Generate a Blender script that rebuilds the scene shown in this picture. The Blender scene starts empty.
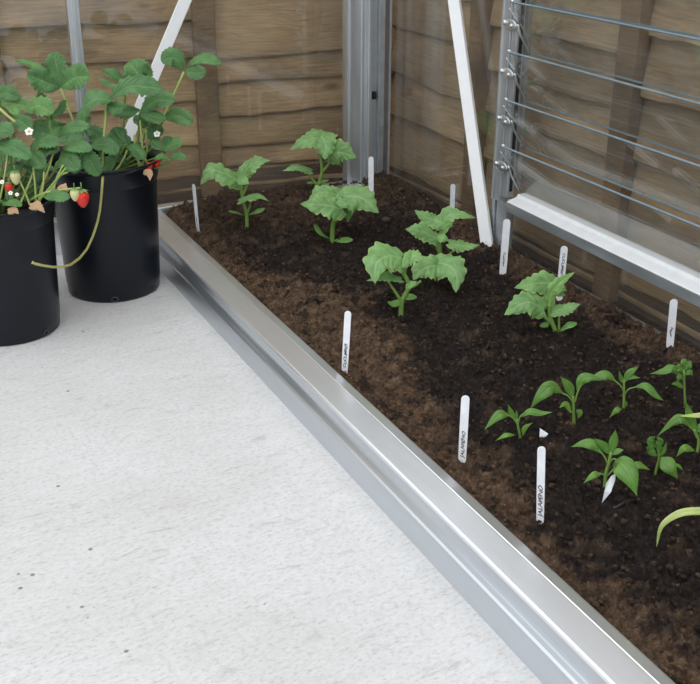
import bpy, bmesh, math, random
from mathutils import Vector, Matrix, noise

# ------------------------------------------------------------------ camera, world, sun, exposure
C = bpy.context.scene.collection
scn = bpy.context.scene
FPX, TH, YAW, H = 1064.0, math.radians(24.4), math.radians(24.9), 1.15
FW = Vector((math.sin(YAW)*math.cos(TH), math.cos(YAW)*math.cos(TH), -math.sin(TH)))
RT = Vector((math.cos(YAW), -math.sin(YAW), 0)); UPV = RT.cross(FW)
CAM = Vector((0, 0, H)); HEAD = Vector((math.sin(YAW), math.cos(YAW), 0))
cd = bpy.data.cameras.new('camera'); cam = bpy.data.objects.new('camera', cd); C.objects.link(cam)
cam.location = CAM; cam.rotation_euler = (math.pi/2-TH, 0, -YAW)
cd.sensor_width = 36; cd.sensor_fit = 'HORIZONTAL'; cd.lens = FPX/700*36; cd.shift_x = 0.01
scn.camera = cam
w = bpy.data.worlds.new('overcast_sky'); scn.world = w; w.use_nodes = True
nt = w.node_tree; nt.nodes.clear()
tc = nt.nodes.new('ShaderNodeTexCoord'); sp = nt.nodes.new('ShaderNodeSeparateXYZ')
cr = nt.nodes.new('ShaderNodeValToRGB'); bg = nt.nodes.new('ShaderNodeBackground'); wo = nt.nodes.new('ShaderNodeOutputWorld')
nt.links.new(tc.outputs['Generated'], sp.inputs[0]); nt.links.new(sp.outputs['Z'], cr.inputs[0])
cr.color_ramp.elements[0].position = 0.0; cr.color_ramp.elements[0].color = (.42, .46, .50, 1)
cr.color_ramp.elements[1].position = 0.72; cr.color_ramp.elements[1].color = (.97, .98, 1, 1)
nt.links.new(cr.outputs[0], bg.inputs[0]); bg.inputs[1].default_value = 1.72; nt.links.new(bg.outputs[0], wo.inputs[0])
sd = bpy.data.lights.new('hazy_sun', 'SUN'); sun = bpy.data.objects.new('hazy_sun', sd); C.objects.link(sun)
sd.energy = .45; sd.angle = math.radians(50); sd.color = (1, .985, .96)
sun.rotation_euler = Vector((-.5, -.75, 1.0)).to_track_quat('Z', 'Y').to_euler()
scn.view_settings.view_transform = 'Standard'; scn.view_settings.look = 'None'
scn.view_settings.gamma = 1; scn.view_settings.exposure = 0.0; scn.view_settings.use_curve_mapping = False

def ray(u, v): return FW*FPX + RT*(u-343) - UPV*(v-342)
def atz(u, v, z): d = ray(u, v); return CAM + d*((z-CAM.z)/d.z)
def plane(u, v, P, n):                                   # a sight line met with the plane through P with normal n
    d = ray(u, v); return CAM + d*((P-CAM).dot(n)/d.dot(n))

# ------------------------------------------------------------------ helpers
def tag(o, label=None, cat=None, group=None, kind=None):
    if label: o['label'] = label
    if cat: o['category'] = cat
    if group: o['group'] = group
    if kind: o['kind'] = kind
    return o
def empty(name, loc, label, cat, group=None, rz=0):
    o = bpy.data.objects.new(name, None); C.objects.link(o); o.empty_display_size = .05
    o.location = loc; o.rotation_euler = (0, 0, rz); return tag(o, label, cat, group)
class MB:
    def __init__(s): s.v = []; s.f = []; s.uv = []; s.att = []
    def add(s, vs, fs, uvs=None, att=0.5):
        n = len(s.v); s.v += [Vector(p) for p in vs]; s.f += [tuple(i+n for i in f) for f in fs]
        s.uv += uvs if uvs else [(0, 0)]*len(vs); s.att += att if isinstance(att, list) else [att]*len(vs)
    def box(s, x0, x1, y0, y1, z0, z1, att=.5, M=None):
        P = [Vector((x, y, z)) for z in (z0, z1) for y in (y0, y1) for x in (x0, x1)]
        if M: P = [M @ p for p in P]
        s.add(P, [(0, 2, 3, 1), (4, 5, 7, 6), (0, 1, 5, 4), (2, 6, 7, 3), (0, 4, 6, 2), (1, 3, 7, 5)], att=att)
    def tube(s, pts, rad, n=8, closed_ends=True, flat=1.0):
        pts = [Vector(p) for p in pts]; m = len(pts)
        if not isinstance(rad, (list, tuple)): rad = [rad]*m
        vs = []; t0 = (pts[1]-pts[0]).normalized(); a = t0.orthogonal().normalized()
        for i, p in enumerate(pts):
            t = (pts[min(i+1, m-1)]-pts[max(i-1, 0)]).normalized()
            a = (a - t*a.dot(t)); a = a.normalized() if a.length > 1e-6 else t.orthogonal().normalized()
            b = t.cross(a)
            for k in range(n):
                q = 2*math.pi*k/n; vs.append(p + (a*math.cos(q) + b*math.sin(q)*flat)*rad[i])
        fs = [(i*n+k, i*n+(k+1) % n, (i+1)*n+(k+1) % n, (i+1)*n+k) for i in range(m-1) for k in range(n)]
        if closed_ends: fs += [tuple(range(n-1, -1, -1)), tuple((m-1)*n+k for k in range(n))]
        s.add(vs, fs)
    def lathe(s, prof, n=64, c=(0, 0, 0)):
        vs = [(c[0]+r*math.cos(2*math.pi*k/n), c[1]+r*math.sin(2*math.pi*k/n), c[2]+z) for r, z in prof for k in range(n)]
        s.add(vs, [(i*n+k, i*n+(k+1) % n, (i+1)*n+(k+1) % n, (i+1)*n+k) for i in range(len(prof)-1) for k in range(n)])
    def extrude_y(s, prof, y0, y1, skew=0):               # closed xz profile run along y
        n = len(prof); vs = [(x+(1.85-y)*skew, y, z) for y in (y0, y1) for x, z in prof]
        s.add(vs, [(k, (k+1) % n, n+(k+1) % n, n+k) for k in range(n)] + [tuple(range(n-1, -1, -1)), tuple(range(n, 2*n))])
    def ball(s, c, r, sc=(1, 1, 1), n=10, M=None):
        vs = []; m = n//2+1
        for i in range(m+1):
            a = math.pi*i/m
            for k in range(n):
                b = 2*math.pi*k/n; p = Vector((math.sin(a)*math.cos(b)*sc[0], math.sin(a)*math.sin(b)*sc[1], math.cos(a)*sc[2]))*r
                vs.append((M @ p if M else p) + Vector(c))
        s.add(vs, [(i*n+k, (i+1)*n+k, (i+1)*n+(k+1) % n, i*n+(k+1) % n) for i in range(m) for k in range(n)])
    def build(s, name, mat, parent=None, smooth=False, bevel=0, weld=False):
        me = bpy.data.meshes.new(name); off = Vector((0, 0, 0)); R = Matrix.Identity(4)
        if parent: R = Matrix.LocRotScale(parent.location, parent.rotation_euler, parent.scale)
        if parent and parent.parent:
            pp = parent.parent; R = Matrix.LocRotScale(pp.location, pp.rotation_euler, pp.scale) @ R
        Ri = R.inverted()
        me.from_pydata([Ri @ p for p in s.v], [], s.f)
        uvl = me.uv_layers.new(name='UVMap')
        for lp in me.loops: uvl.data[lp.index].uv = s.uv[lp.vertex_index]
        at = me.attributes.new('tone', 'FLOAT', 'POINT'); at.data.foreach_set('value', s.att)
        me.materials.append(mat)
        bm = bmesh.new(); bm.from_mesh(me)
        if weld: bmesh.ops.remove_doubles(bm, verts=bm.verts, dist=1e-5)
        bmesh.ops.recalc_face_normals(bm, faces=bm.faces)
        bm.to_mesh(me); bm.free()
        if smooth: me.polygons.foreach_set('use_smooth', [True]*len(me.polygons))
        o = bpy.data.objects.new(name, me); C.objects.link(o)
        if parent: o.parent = parent
        if bevel:
            b = o.modifiers.new('bevel', 'BEVEL'); b.width = bevel; b.segments = 2; b.limit_method = 'ANGLE'
        return o
def cr_sample(P, n):                                      # Catmull-Rom through P, n+1 samples
    P = [Vector(p) for p in P]
    if len(P) == 2: return [P[0].lerp(P[1], i/n) for i in range(n+1)]
    Q = [P[0]*2-P[1]] + P + [P[-1]*2-P[-2]]; out = []; m = len(P)-1
    for i in range(n+1):
        x = i/n*m; k = min(int(x), m-1); t = x-k; a, b, c, d = Q[k:k+4]
        out.append(.5*((2*b)+(c-a)*t+(2*a-5*b+4*c-d)*t*t+(3*b-a-3*c+d)*t**3))
    return out

# ------------------------------------------------------------------ materials
def new_mat(name):
    m = bpy.data.materials.new(name); m.use_nodes = True; t = m.node_tree
    return m, t, t.nodes['Principled BSDF'], t.nodes['Material Output']
def node(t, k, **kw):
    n = t.nodes.new(k)
    for a, b in kw.items(): setattr(n, a, b)
    return n
def ramp(t, src, stops):
    r = node(t, 'ShaderNodeValToRGB'); t.links.new(src, r.inputs[0]); e = r.color_ramp.elements
    while len(e) < len(stops): e.new(.5)
    for q, (p, c) in zip(e, stops): q.position = p; q.color = (*c, 1) if len(c) == 3 else c
    return r.outputs[0]
def nz(t, scale, detail=4, vec=None, sc=None, rough=.55, dist=0):
    n = node(t, 'ShaderNodeTexNoise'); n.inputs['Scale'].default_value = scale; n.inputs['Detail'].default_value = detail
    n.inputs['Roughness'].default_value = rough; n.inputs['Distortion'].default_value = dist
    if vec is not None:
        if sc:
            mp = node(t, 'ShaderNodeMapping'); mp.inputs['Scale'].default_value = sc; t.links.new(vec, mp.inputs[0]); vec = mp.outputs[0]
        t.links.new(vec, n.inputs['Vector'])
    return n.outputs['Fac']
def mix(t, fac, a, b, mode='MIX'):
    m = node(t, 'ShaderNodeMix', data_type='RGBA', blend_type=mode)
    for s, i in ((fac, 0), (a, 6), (b, 7)):
        if isinstance(s, (int, float)): m.inputs[i].default_value = s
        elif isinstance(s, tuple): m.inputs[i].default_value = (*s, 1)
        else: t.links.new(s, m.inputs[i])
    return m.outputs[2]
def mth(t, op, a, b=None, c=None):
    m = node(t, 'ShaderNodeMath', operation=op)
    for i, s in enumerate((a, b, c)):
        if s is None: continue
        if isinstance(s, (int, float)): m.inputs[i].default_value = s
        else: t.links.new(s, m.inputs[i])
    return m.outputs[0]
def bump(t, b, h, strength, dist=.01, prev=None):
    n = node(t, 'ShaderNodeBump'); n.inputs['Strength'].default_value = strength; n.inputs['Distance'].default_value = dist
    t.links.new(h, n.inputs['Height'])
    if prev: t.links.new(prev, n.inputs['Normal'])
    t.links.new(n.outputs[0], b.inputs['Normal']); return n.outputs[0]
def obco(t): return node(t, 'ShaderNodeTexCoord').outputs['Object']

def mat_plain(name, col, rough=.5, metal=0, bscale=0, bstr=.1, spec=.5, var=.1):
    m, t, b, o = new_mat(name); b.inputs['Roughness'].default_value = rough; b.inputs['Metallic'].default_value = metal
    b.inputs['Specular IOR Level'].default_value = spec
    v = nz(t, 30, 3, obco(t)); c = ramp(t, v, [(.3, tuple(x*(1-var) for x in col)), (.7, tuple(min(1, x*(1+var)) for x in col))])
    t.links.new(c, b.inputs['Base Color'])
    if bscale: bump(t, b, nz(t, bscale, 3, obco(t)), bstr, .002)
    return m
def mat_alu(name, col=(.80, .82, .84), rough=.38, axis=(1, 1, 1), clean=False):
    m, t, b, o = new_mat(name); b.inputs['Metallic'].default_value = .85 if clean else .85
    oc = obco(t); v = nz(t, 9, 5, oc, axis, .65); s = nz(t, 140, 2, oc)
    c = ramp(t, v, [(.3, tuple(x*(.96 if clean else .86) for x in col)), (.7, tuple(min(1, x*1.03) for x in col))])
    d = ramp(t, s, [(.74, (1, 1, 1)), (.80, (.72, .72, .70))]); c = c if clean else mix(t, 1.0, c, d, 'MULTIPLY')
    t.links.new(c, b.inputs['Base Color'])
    r = ramp(t, v, [(.3, (rough-.08,)*3), (.75, (rough+.12,)*3)]); (None if clean else t.links.new(r, b.inputs['Roughness'])); b.inputs['Roughness'].default_value = rough
    (None if clean else bump(t, b, v, .03, .001)); return m
def mat_wood(name, base=(.235, .155, .085), seed=0.0):
    m, t, b, o = new_mat(name); oc = obco(t)
    mp = node(t, 'ShaderNodeMapping'); mp.inputs['Location'].default_value = (seed, seed*.7, seed*.3); t.links.new(oc, mp.inputs[0]); v = mp.outputs[0]
    ta = node(t, 'ShaderNodeAttribute', attribute_name='tone')
    off = node(t, 'ShaderNodeCombineXYZ'); t.links.new(mth(t, 'MULTIPLY', ta.outputs['Fac'], 37), off.inputs[0]); t.links.new(mth(t, 'MULTIPLY', ta.outputs['Fac'], 11), off.inputs[2])
    va = node(t, 'ShaderNodeVectorMath', operation='ADD'); t.links.new(v, va.inputs[0]); t.links.new(off.outputs[0], va.inputs[1]); v = va.outputs[0]
    g1 = nz(t, 5, 5, v, (1.0, 6, 13), .6, 1.2); g2 = nz(t, 14, 4, v, (.8, 10, 22), .6, .4); big = nz(t, 2.6, 3, v, (1, 1, 1.6), .5, .6)
    fine = nz(t, 70, 3, v, (.25, 1, 3), .6)
    c = ramp(t, g1, [(.28, tuple(x*.62 for x in base)), (.5, base), (.72, tuple(x*1.28 for x in base))])
    c = mix(t, .55, c, ramp(t, g2, [(.35, tuple(x*.7 for x in base)), (.65, tuple(x*1.2 for x in base))]))
    c = mix(t, 1.0, c, ramp(t, big, [(.32, (.58, .57, .58)), (.52, (1.0, .98, .95)), (.72, (1.22, 1.22, 1.24))]), 'MULTIPLY')
    c = mix(t, 1.0, c, ramp(t, fine, [(.3, (.86, .86, .86)), (.7, (1.08, 1.08, 1.08))]), 'MULTIPLY')
    vo = node(t, 'ShaderNodeTexVoronoi'); vo.inputs['Scale'].default_value = 3.2
    mk = node(t, 'ShaderNodeMapping'); mk.inputs['Scale'].default_value = (1, 1, 1.9); t.links.new(v, mk.inputs[0])
    t.links.new(mk.outputs[0], vo.inputs['Vector'])
    kn = ramp(t, vo.outputs['Distance'], [(.045, (.42, .36, .32)), (.10, (.8, .78, .76)), (.13, (1, 1, 1))]); c = mix(t, .8, c, mix(t, 1.0, c, kn, 'MULTIPLY'))
    tn = ramp(t, ta.outputs['Fac'], [(0, (.86, .86, .87)), (1, (1.10, 1.09, 1.07))]); c = mix(t, 1.0, c, tn, 'MULTIPLY')
    t.links.new(c, b.inputs['Base Color']); b.inputs['Roughness'].default_value = .8; b.inputs['Specular IOR Level'].default_value = .25
    p = bump(t, b, g1, .35, .006); bump(t, b, fine, .25, .002, p); return m
def mat_leaf(name, base, vein, edge=None, nveins=7, rough=.45, transl=.22, var=.25, bstr=.5):
    m, t, b, o = new_mat(name); uv = node(t, 'ShaderNodeTexCoord').outputs['UV']; s = node(t, 'ShaderNodeSeparateXYZ'); t.links.new(uv, s.inputs[0])
    at = mth(t, 'MULTIPLY', mth(t, 'ABSOLUTE', mth(t, 'SUBTRACT', s.outputs[1], .5)), 2)
    mid = ramp(t, at, [(0, (1, 1, 1)), (.05, (.8, .8, .8)), (.11, (0, 0, 0))])
    ph = mth(t, 'FRACT', mth(t, 'ADD', mth(t, 'MULTIPLY', mth(t, 'SUBTRACT', s.outputs[0], mth(t, 'MULTIPLY', at, .28)), nveins), 10))
    lat = ramp(t, mth(t, 'ABSOLUTE', mth(t, 'SUBTRACT', ph, .5)), [(0, (.75, .75, .75)), (.09, (.12, .12, .12)), (.2, (0, 0, 0))])
    vv = mth(t, 'MAXIMUM', mid, lat)
    oc = obco(t); n1 = nz(t, 35, 4, oc); n2 = nz(t, 260, 2, oc)
    c = ramp(t, n1, [(.3, tuple(x*(1-var) for x in base)), (.7, tuple(min(1, x*(1+var)) for x in base))])
    c = mix(t, mth(t, 'MULTIPLY', vv, .6), c, vein)
    if edge: c = mix(t, ramp(t, at, [(.86, (0, 0, 0)), (1, (.65, .65, .65))]), c, edge)
    geo = node(t, 'ShaderNodeNewGeometry'); c = mix(t, mth(t, 'MULTIPLY', geo.outputs['Backfacing'], 0.0), c, c)
    ta = node(t, 'ShaderNodeAttribute', attribute_name='tone')
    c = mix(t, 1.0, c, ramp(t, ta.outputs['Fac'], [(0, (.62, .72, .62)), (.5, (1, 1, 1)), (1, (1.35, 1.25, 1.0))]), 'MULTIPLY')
    t.links.new(c, b.inputs['Base Color']); b.inputs['Roughness'].default_value = rough; b.inputs['Specular IOR Level'].default_value = .45
    hh = mth(t, 'SUBTRACT', mth(t, 'MULTIPLY', n2, .35), mth(t, 'MULTIPLY', vv, 1.0)); bump(t, b, hh, bstr, .0016)
    tr = node(t, 'ShaderNodeBsdfTranslucent'); t.links.new(mix(t, 1.0, c, (1.2, 1.35, .6), 'MULTIPLY'), tr.inputs[0])
    ms = node(t, 'ShaderNodeMixShader'); ms.inputs[0].default_value = transl
    t.links.new(b.outputs[0], ms.inputs[1]); t.links.new(tr.outputs[0], ms.inputs[2]); t.links.new(ms.outputs[0], o.inputs[0])
    return m
def mat_glass(name, tint=(.93, .955, .95), haze=.05):
    m, t, b, o = new_mat(name); t.nodes.remove(b)
    fr = node(t, 'ShaderNodeFresnel'); ge = node(t, 'ShaderNodeNewGeometry'); t.links.new(mth(t, 'MULTIPLY_ADD', ge.outputs['Backfacing'], 1/1.5-1.5, 1.5), fr.inputs[0])
    tr = node(t, 'ShaderNodeBsdfTransparent'); tr.inputs[0].default_value = (*tint, 1)
    gl = node(t, 'ShaderNodeBsdfGlossy'); gl.inputs['Roughness'].default_value = .02; gl.inputs[0].default_value = (.9, .95, .95, 1)
    df = node(t, 'ShaderNodeBsdfDiffuse'); df.inputs[0].default_value = (.7, .72, .72, 1)
    m1 = node(t, 'ShaderNodeMixShader'); t.links.new(fr.outputs[0], m1.inputs[0]); t.links.new(tr.outputs[0], m1.inputs[1]); t.links.new(gl.outputs[0], m1.inputs[2])
    sm = ramp(t, nz(t, 5, 4, obco(t), (1, 1.5, .5), .6, 1), [(.35, (haze*.4,)*3), (.75, (haze*1.8,)*3)])
    m2 = node(t, 'ShaderNodeMixShader'); t.links.new(sm, m2.inputs[0]); t.links.new(m1.outputs[0], m2.inputs[1]); t.links.new(df.outputs[0], m2.inputs[2])
    t.links.new(m2.outputs[0], o.inputs[0]); return m

M = {}
M['alu'] = mat_alu('mill_aluminium', (.86, .89, .925), .30, axis=(4, .5, 4), clean=True)
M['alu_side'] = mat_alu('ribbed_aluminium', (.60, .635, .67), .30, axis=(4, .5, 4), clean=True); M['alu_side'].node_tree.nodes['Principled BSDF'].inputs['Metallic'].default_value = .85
M['alu_post'] = mat_alu('post_aluminium', (.66, .69, .72), .42, (5, 5, .4))
M['white'] = mat_plain('white_paint', (.88, .89, .90), .32, var=.02)
M['sill_white'] = mat_plain('white_sill', (.82, .84, .86), .35, var=.04)
M['grey'] = mat_alu('grey_aluminium', (.60, .64, .68), .45, (3, .6, 3))
M['clip'] = mat_alu('clip_metal', (.72, .75, .77), .28)
M['rubber'] = mat_plain('black_seal', (.012, .012, .014), .6)
M['glass'] = mat_glass('pane_glass', (.975, .985, .98), .018); M['blade'] = mat_glass('louvre_glass', (.94, .955, .95), .05)
M['glass_edge'] = mat_plain('glass_edge', (.20, .27, .31), .35)
M['mark'] = mat_plain('green_mark', (.10, .26, .07), .6)
M['wood'] = mat_wood('fence_wood', (.44, .305, .175)); M['wood2'] = mat_wood('side_fence_wood', (.38, .27, .165), 5.3)
M['batten'] = mat_wood('batten_wood', (.27, .175, .10), 9.1); M['gravel'] = mat_wood('gravel_board', (.15, .105, .075), 3.1)
M['pot'] = mat_plain('black_plastic', (.006, .008, .013), .33, 0, 60, .05, .32)
M['hole_rim'] = mat_plain('scuffed_plastic', (.07, .07, .075), .7)
M['label'] = mat_plain('label_plastic', (.86, .88, .92), .35); M['ink'] = mat_plain('marker_ink', (.03, .03, .04), .6)
M['stem'] = mat_plain('green_stem', (.17, .30, .06), .5); M['stem_pale'] = mat_plain('pale_stem', (.36, .44, .13), .5)
M['runner'] = mat_plain('runner_stem', (.42, .40, .14), .5)
M['cuke'] = mat_leaf('cucumber_leaf', (.195, .38, .13), (.36, .54, .24), (.44, .58, .17), 6, .48)
M['pepper'] = mat_leaf('pepper_leaf', (.115, .26, .045), (.23, .40, .11), None, 6, .36)
M['straw'] = mat_leaf('strawberry_leaf', (.095, .225, .075), (.20, .36, .14), None, 9, .45, .16, .3, 1.0)
M['coty'] = mat_leaf('seed_leaf', (.15, .32, .08), (.28, .45, .15), None, 3, .4)
M['pale_leaf'] = mat_leaf('pale_leaf', (.42, .52, .18), (.55, .6, .3), None, 1, .4)
M['dead'] = mat_plain('dead_leaf', (.42, .27, .15), .8, 0, 90, .5)
M['berry_red'] = mat_plain('ripe_berry', (.62, .025, .012), .25, 0, 300, .8); M['berry_pale'] = mat_plain('unripe_berry', (.58, .56, .26), .35, 0, 300, .8)
M['petal'] = mat_plain('white_petal', (.85, .85, .82), .6); M['yolk'] = mat_plain('flower_centre', (.6, .5, .06), .7)
M['calyx'] = mat_plain('calyx_green', (.14, .28, .07), .6)
M['stone'] = mat_plain('small_stone', (.055, .033, .022), .9, 0, 60, .8)
M['stick'] = mat_plain('black_stick', (.012, .011, .012), .5)

def mat_concrete():
    m, t, b, o = new_mat('brushed_concrete'); v = obco(t)
    rot = node(t, 'ShaderNodeMapping'); rot.inputs['Rotation'].default_value = (0, 0, math.radians(-6)); t.links.new(v, rot.inputs[0]); v = rot.outputs[0]
    brush = nz(t, 26, 6, v, (.7, 1.9, 1), .72, .9); fine = nz(t, 110, 4, v, (.8, 1.4, 1), .7); big = nz(t, 1.6, 3, v, (1, 1.4, 1), .5, .5)
    c = ramp(t, brush, [(.28, (.47, .47, .465)), (.42, (.565, .567, .567)), (.6, (.595, .598, .604)), (.8, (.625, .628, .636))])
    c = mix(t, 1.0, c, ramp(t, fine, [(.30, (.74, .74, .735)), (.46, (1.0, 1.0, .995)), (.6, (1.06, 1.06, 1.06))]), 'MULTIPLY')
    c = mix(t, 1.0, c, ramp(t, big, [(.3, (.90, .895, .88)), (.6, (1, 1, 1))]), 'MULTIPLY')
    vo = node(t, 'ShaderNodeTexVoronoi'); vo.inputs['Scale'].default_value = 17; t.links.new(v, vo.inputs['Vector'])
    wn = mth(t, 'GREATER_THAN', nz(t, 7, 2, v), .52)
    pit = ramp(t, vo.outputs['Distance'], [(.05, (.25, .24, .22)), (.09, (1, 1, 1))]); c = mix(t, mth(t, 'MULTIPLY', wn, .8), c, mix(t, 1.0, c, pit, 'MULTIPLY'))
    st = nz(t, 11, 4, v, (.7, 2.4, 1), .7, .8); c = mix(t, 1.0, c, ramp(t, st, [(.60, (1, 1, 1)), (.74, (.76, .75, .73))]), 'MULTIPLY')
    t.links.new(c, b.inputs['Base Color']); b.inputs['Roughness'].default_value = .85; b.inputs['Specular IOR Level'].default_value = .3
    p = bump(t, b, brush, .3, .004); bump(t, b, fine, .25, .002, p); return m
def mat_soil(name='garden_soil'):
    m, t, b, o = new_mat(name); v = obco(t); ta = node(t, 'ShaderNodeAttribute', attribute_name='tone')
    n1 = nz(t, 60, 6, v, None, .75); n2 = nz(t, 420, 3, v, None, .7); n3 = nz(t, 170, 3, v, (1, .35, 1), .7, 1.5)
    wet = ramp(t, n1, [(.3, (.008, .006, .0058)), (.5, (.022, .016, .014)), (.7, (.058, .042, .034))])
    dry = ramp(t, n1, [(.3, (.034, .021, .014)), (.5, (.122, .076, .047)), (.7, (.26, .172, .11))])
    c = mix(t, ta.outputs['Fac'], wet, dry)
    fib = ramp(t, n3, [(.62, (0, 0, 0)), (.68, (1, 1, 1))]); c = mix(t, mth(t, 'MULTIPLY', fib, mth(t, 'MULTIPLY_ADD', ta.outputs['Fac'], .45, .06)), c, (.26, .18, .11))
    sp_ = ramp(t, n2, [(.68, (0, 0, 0)), (.73, (1, 1, 1))]); c = mix(t, mth(t, 'MULTIPLY', sp_, .35), c, (.30, .25, .19))
    t.links.new(c, b.inputs['Base Color']); b.inputs['Roughness'].default_value = .9; b.inputs['Specular IOR Level'].default_value = .2
    p = bump(t, b, n1, 1.0, .010); bump(t, b, n2, .8, .003, p); return m
M['concrete'] = mat_concrete(); M['soil'] = mat_soil()

# ------------------------------------------------------------------ setting: floor, earth outside
SKEW = .015                              # the edging rail is not quite parallel to the side wall
XG, YG = 1.72, 3.30                      # inner planes of the side and end glazing
mb = MB(); mb.box(-3, XG+.02, -1.5, YG+.04, -.08, 0)
tag(mb.build('floor', M['concrete']), 'pale brushed concrete slab floor with dark pits and faint streaks', 'floor', kind='structure')
mb = MB(); mb.box(XG+.02, 2.6, -1.5, 4.6, -.08, .03); mb.box(-3, XG+.02, YG+.04, 4.6, -.08, .03)
tag(mb.build('ground', M['soil']), 'dark earth strip between the glazing and the fence', 'ground', kind='structure')

# ------------------------------------------------------------------ fences
def boards(mb, x0, x1, zs, seed):
    nx = max(6, int((x1-x0)/.012)); rnd = random.Random(seed)
    for i in range(len(zs)-1):
        zl, zh = zs[i], zs[i+1]+.022; tone = rnd.random(); amp = .017 if i % 2 else .009; ph = rnd.random()*50
        prof = lambda x: amp*noise.noise(Vector((x*3.2+ph, ph, 0))) + amp*.35*noise.noise(Vector((x*14+ph, 3, ph)))
        vs = []; b0 = -.026-.004*rnd.random()
        for k in range(nx+1):
            x = x0+(x1-x0)*k/nx; e = zl+prof(x); dz = .004*noise.noise(Vector((x*2+ph, 7, 7)))
            vs += [(x, b0+dz, e+.003), (x, b0+.002+dz, e), (x, -.002, e+.002), (x, .006, zh), (x, -.004, zh), (x, b0+dz, e+.012)]
        n = 6; fs = [(k*n+j, k*n+(j+1) % n, (k+1)*n+(j+1) % n, (k+1)*n+j) for k in range(nx) for j in range(n)]
        fs += [tuple(range(n)), tuple(nx*n+j for j in range(n-1, -1, -1))]
        mb.add(vs, fs, att=tone)
def fence(name, origin, rz, length, bays, battens, label, wood, gravel_z):
    root = empty(name, origin, label, 'fence', rz=rz)
    inv = Matrix.LocRotScale(root.location, root.rotation_euler, root.scale)
    mb = MB()
    for a, b_, zs, sd_ in bays: boards(mb, a, b_, zs, sd_)
    for i in range(len(mb.v)): mb.v[i] = inv @ mb.v[i]
    mb.build('lapped_boards', wood, root)
    for x in battens:
        q = MB(); q.box(x-.038, x+.038, -.058, -.018, 0.03, 1.76, att=random.random(), M=inv); q.build('batten', M['batten'], root, bevel=.003)
    q = MB(); q.box(0, length, .012, .035, gravel_z, 1.72, M=inv, att=.1); q.build('backing_board', M['gravel'], root)
    q = MB(); q.box(0, length, -.026, .012, 0.028, gravel_z+.03, M=inv); q.build('gravel_board', M['gravel'], root)
    q = MB(); q.box(0, length, -.05, .04, 1.762, 1.79, M=inv); q.build('capping_rail', M['batten'], root, bevel=.003)
    return root
random.seed(4)
# back fence: local x runs from its left end to the corner; s = distance from the corner
a6 = math.radians(-6); L = 3.6; cx, cy = 1.87, 3.58
ox, oy = cx-L*math.cos(a6), cy-L*math.sin(a6)
up = [.93, 1.08, 1.2, 1.36, 1.5, 1.63, 1.74]
Z1 = [.05, .13, .20, .315, .43, .52, .79]+up
Z2 = [.05, .10, .22, .37, .525, .65, .80]+up
fence('garden_fence', (ox, oy, 0), a6, L, [(L-.72, L, Z1, 3), (L-1.43, L-.715, Z2, 8), (L-2.2, L-1.42, Z1, 5), (0, L-2.19, Z2, 6)],
      [L-.718, L-1.43, L-2.19, L-2.9], 'brown lapped board fence behind the end glazing and strawberry pots', M['wood'], .08)
# side fence: local x runs away from the corner, towards the viewer
ZA = [.05, .085, .28, .43, .60, .74, .88, 1.02, 1.16, 1.3, 1.45, 1.6, 1.74]
ZB = [.05, .08, .27, .415, .55, .69, .83, .98, 1.12, 1.27, 1.42, 1.58, 1.74]
fence('garden_fence', (1.87, 3.56, 0), -math.pi/2, 4.4, [(0, .635, ZA, 21), (.635, 1.36, ZB, 12), (1.36, 2.08, ZA, 13), (2.08, 2.8, ZB, 14), (2.8, 4.4, ZA, 15)],
      [.635, 1.36, 2.08, 2.8, 3.6], 'brown lapped board fence running along behind the louvre window', M['wood2'], .07)
mb = MB(); mb.box(1.855, 1.95, 3.565, 3.66, 0.02, 1.85, att=.35)
tag(mb.build('fence_post', M['batten'], bevel=.004), 'square wooden post where the two fences meet, behind the corner glass', 'fence post')

# ------------------------------------------------------------------ soil bed
def sstep(a, b, x): x = max(0, min(1, (x-a)/(b-a))); return x*x*(3-2*x)
def soil_base(x, y):
    z = .082 + .030*sstep(2.7, 3.25, y) + .020*sstep(3.0, 3.27, y)*sstep(.89, .99, x)*(1-sstep(1.34, 1.46, x)) + .012*sstep(1.45, 1.68, x) - .010*math.exp(-((x-.95)/.05)**2)
    z += .012*noise.noise(Vector((x*7, y*7, 1.3))) + .009*noise.noise(Vector((x*19, y*19, 5.1)))
    e = sstep(.897, .93, x-(1.85-y)*SKEW); return z*e + (.083)*(1-e)
def dryness(x, y):
    pts = [(.5, 1.02), (.95, .99), (1.2, .965), (1.45, .99), (1.7, 1.03), (1.9, 1.06), (2.1, 1.10), (2.3, 1.12), (2.45, 1.13), (2.6, 1.02), (2.8, .97), (3.3, .95)]
    xb = pts[-1][1]
    for (ya, xa), (yb, xb2) in zip(pts, pts[1:]):
        if ya <= y <= yb: xb = xa+(xb2-xa)*(y-ya)/(yb-ya); break
    if y < .5: xb = 1.02
    n = .08*noise.noise(Vector((x*9, y*9, 2))) + .07*noise.noise(Vector((x*28, y*28, 8))) + .04*noise.noise(Vector((x*70, y*70, 3)))
    d = 1-sstep(xb-.04, xb+.06, x+n)
    r = sstep(1.60, 1.68, x+n*1.2)*(1-sstep(2.75, 3.0, y))*.75
    bk = sstep(2.85, 3.1, y+n*2)*.35
    cl = sstep(.2, .5, noise.noise(Vector((x*17, y*17, 4))))*.30; d *= 1-.8*sstep(.15, .4, noise.noise(Vector((x*24, y*24, 31))))
    return max(0, min(1, max(d*.95, r, bk) + cl))
X0, X1, Y0, Y1 = .899, XG-.008, -.55, YG-.012
xs = [X0+(X1-X0)*i/290 for i in range(291)]; ys = []
y = Y0
while y < Y1: ys.append(y); y += .012 if y < .6 else .0032
ys.append(Y1)
vs = []; att = []
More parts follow.
